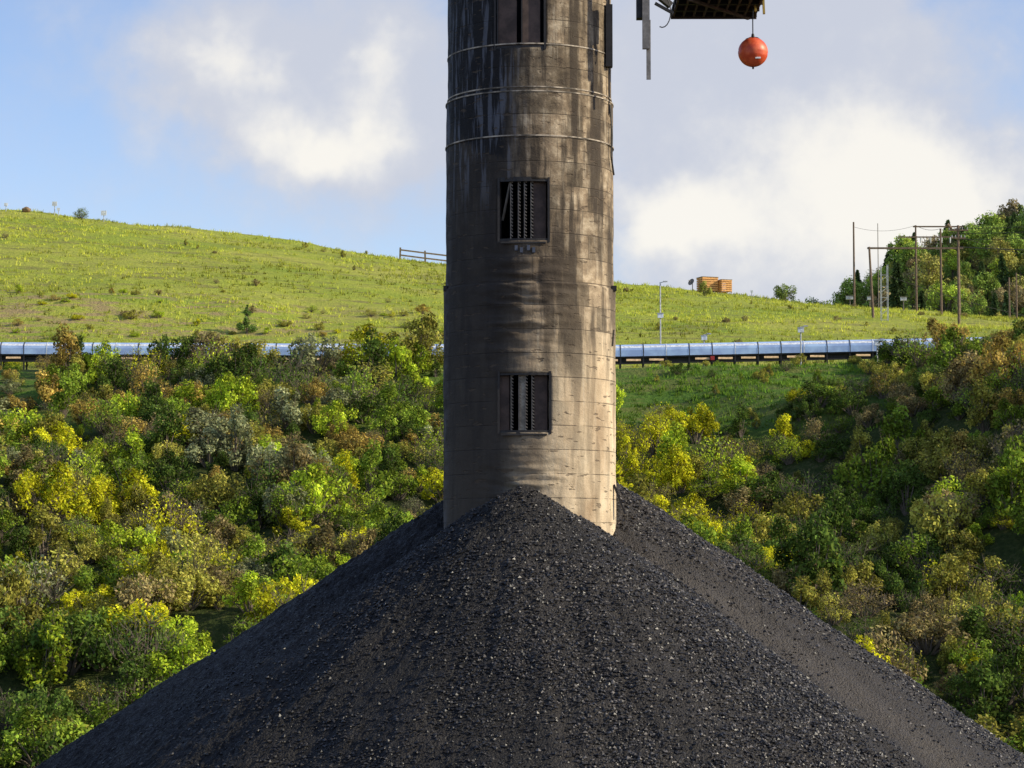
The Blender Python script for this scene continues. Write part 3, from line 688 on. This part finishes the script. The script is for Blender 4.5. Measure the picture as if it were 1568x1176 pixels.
# ------------------------------------------------------------ sun, sky, camera
EL=math.radians(27); AZ=math.radians(80)
S=Vector((math.cos(EL)*math.sin(AZ),-math.cos(EL)*math.cos(AZ),math.sin(EL)))
sl=bpy.data.lights.new('sun','SUN'); sl.energy=5.0; sl.angle=math.radians(0.5); sl.color=(1.0,0.90,0.68)
so=bpy.data.objects.new('sun',sl); scene.collection.objects.link(so); so.rotation_euler=S.to_track_quat('Z','Y').to_euler(); so.location=(60,-20,80)
w=bpy.data.worlds.new("World"); scene.world=w; w.use_nodes=True; nt=w.node_tree; nt.nodes.clear()
sky=nd(nt,'ShaderNodeTexSky',sky_type='NISHITA',sun_disc=False,sun_elevation=EL,sun_rotation=math.atan2(S.x,S.y),air_density=1.0,dust_density=0.3,ozone_density=2.5)
dirv=nd(nt,'ShaderNodeTexCoord').outputs['Generated']
sp_=nd(nt,'ShaderNodeSeparateXYZ',{0:dirv}); yy=M(nt,'MAXIMUM',sp_.outputs[1],0.05)
uu=M(nt,'DIVIDE',sp_.outputs[0],yy); vv=M(nt,'DIVIDE',sp_.outputs[2],yy)
wnn=nd(nt,'ShaderNodeTexNoise',{'Vector':dirv,'Scale':20.0,'Detail':4,'Roughness':0.6})
wx=nd(nt,'ShaderNodeSeparateXYZ',{0:wnn.outputs[1]})
uu=M(nt,'ADD',uu,M(nt,'MULTIPLY',M(nt,'SUBTRACT',wx.outputs[0],0.5),0.07)); vv=M(nt,'ADD',vv,M(nt,'MULTIPLY',M(nt,'SUBTRACT',wx.outputs[1],0.5),0.05))
def blobs(lst):
    tot=None
    for px,py,rx,ry,am in lst:
        u0=(px-784)/F; v0=(850-py)/F
        a=M(nt,'MULTIPLY',M(nt,'SUBTRACT',uu,u0),F/rx); b_=M(nt,'MULTIPLY',M(nt,'SUBTRACT',vv,v0),F/ry)
        r2=M(nt,'MULTIPLY_ADD',a,a,M(nt,'MULTIPLY',b_,b_))
        g_=M(nt,'MULTIPLY',M(nt,'EXPONENT',M(nt,'MULTIPLY',r2,-1.0)),am)
        tot=g_ if tot is None else M(nt,'ADD',tot,g_)
    return tot
cov=blobs([(320,120,140,90,0.85),(480,190,170,100,0.95),(610,150,120,170,0.75),(1080,200,250,300,1.0),(1340,260,240,240,1.0),(1180,40,200,90,0.5),(430,20,230,90,0.5),(1560,330,160,120,0.9)])
brt=blobs([(330,100,75,55,0.7),(480,205,110,50,0.95),(570,90,55,65,0.55),(1050,330,130,70,0.95),(1400,320,200,130,1.15),(1270,180,120,70,0.35)])
fine=NOISE(nt,dirv,30.0,6,0.6)
cov=M(nt,'ADD',M(nt,'ADD',cov,0.16),M(nt,'MULTIPLY',M(nt,'SUBTRACT',fine,0.5),0.9))
cf=M(nt,'MULTIPLY',SM(nt,cov,0.0,0.95),0.94)
bf=SM(nt,M(nt,'ADD',brt,M(nt,'MULTIPLY',M(nt,'SUBTRACT',fine,0.5),1.1)),0.0,0.9)
cc=MIX(nt,bf,(0.62,0.65,0.74),(1.0,0.96,0.88))
skc=MIX(nt,1.0,sky.outputs[0],(1.30,1.20,1.30),'MULTIPLY')
bg1=nd(nt,'ShaderNodeBackground',{0:skc,1:0.14}); bg2=nd(nt,'ShaderNodeBackground',{0:cc,1:0.98})
mx=nd(nt,'ShaderNodeMixShader',{0:cf,1:bg1.outputs[0],2:bg2.outputs[0]})
nt.links.new(mx.outputs[0],nd(nt,'ShaderNodeOutputWorld').inputs[0])
cam=bpy.data.cameras.new('camera'); cam.lens=36*F/1568; cam.sensor_width=36; cam.clip_end=8000; cam.clip_start=0.5
co_=bpy.data.objects.new('camera',cam); scene.collection.objects.link(co_); co_.location=(0,0,CZ); co_.rotation_euler=(math.pi/2+PITCH,0,0)
scene.camera=co_
scene.view_settings.view_transform='Standard'; scene.view_settings.look='None'; scene.view_settings.exposure=0
print('shrubs',cnt,'lumps',n)
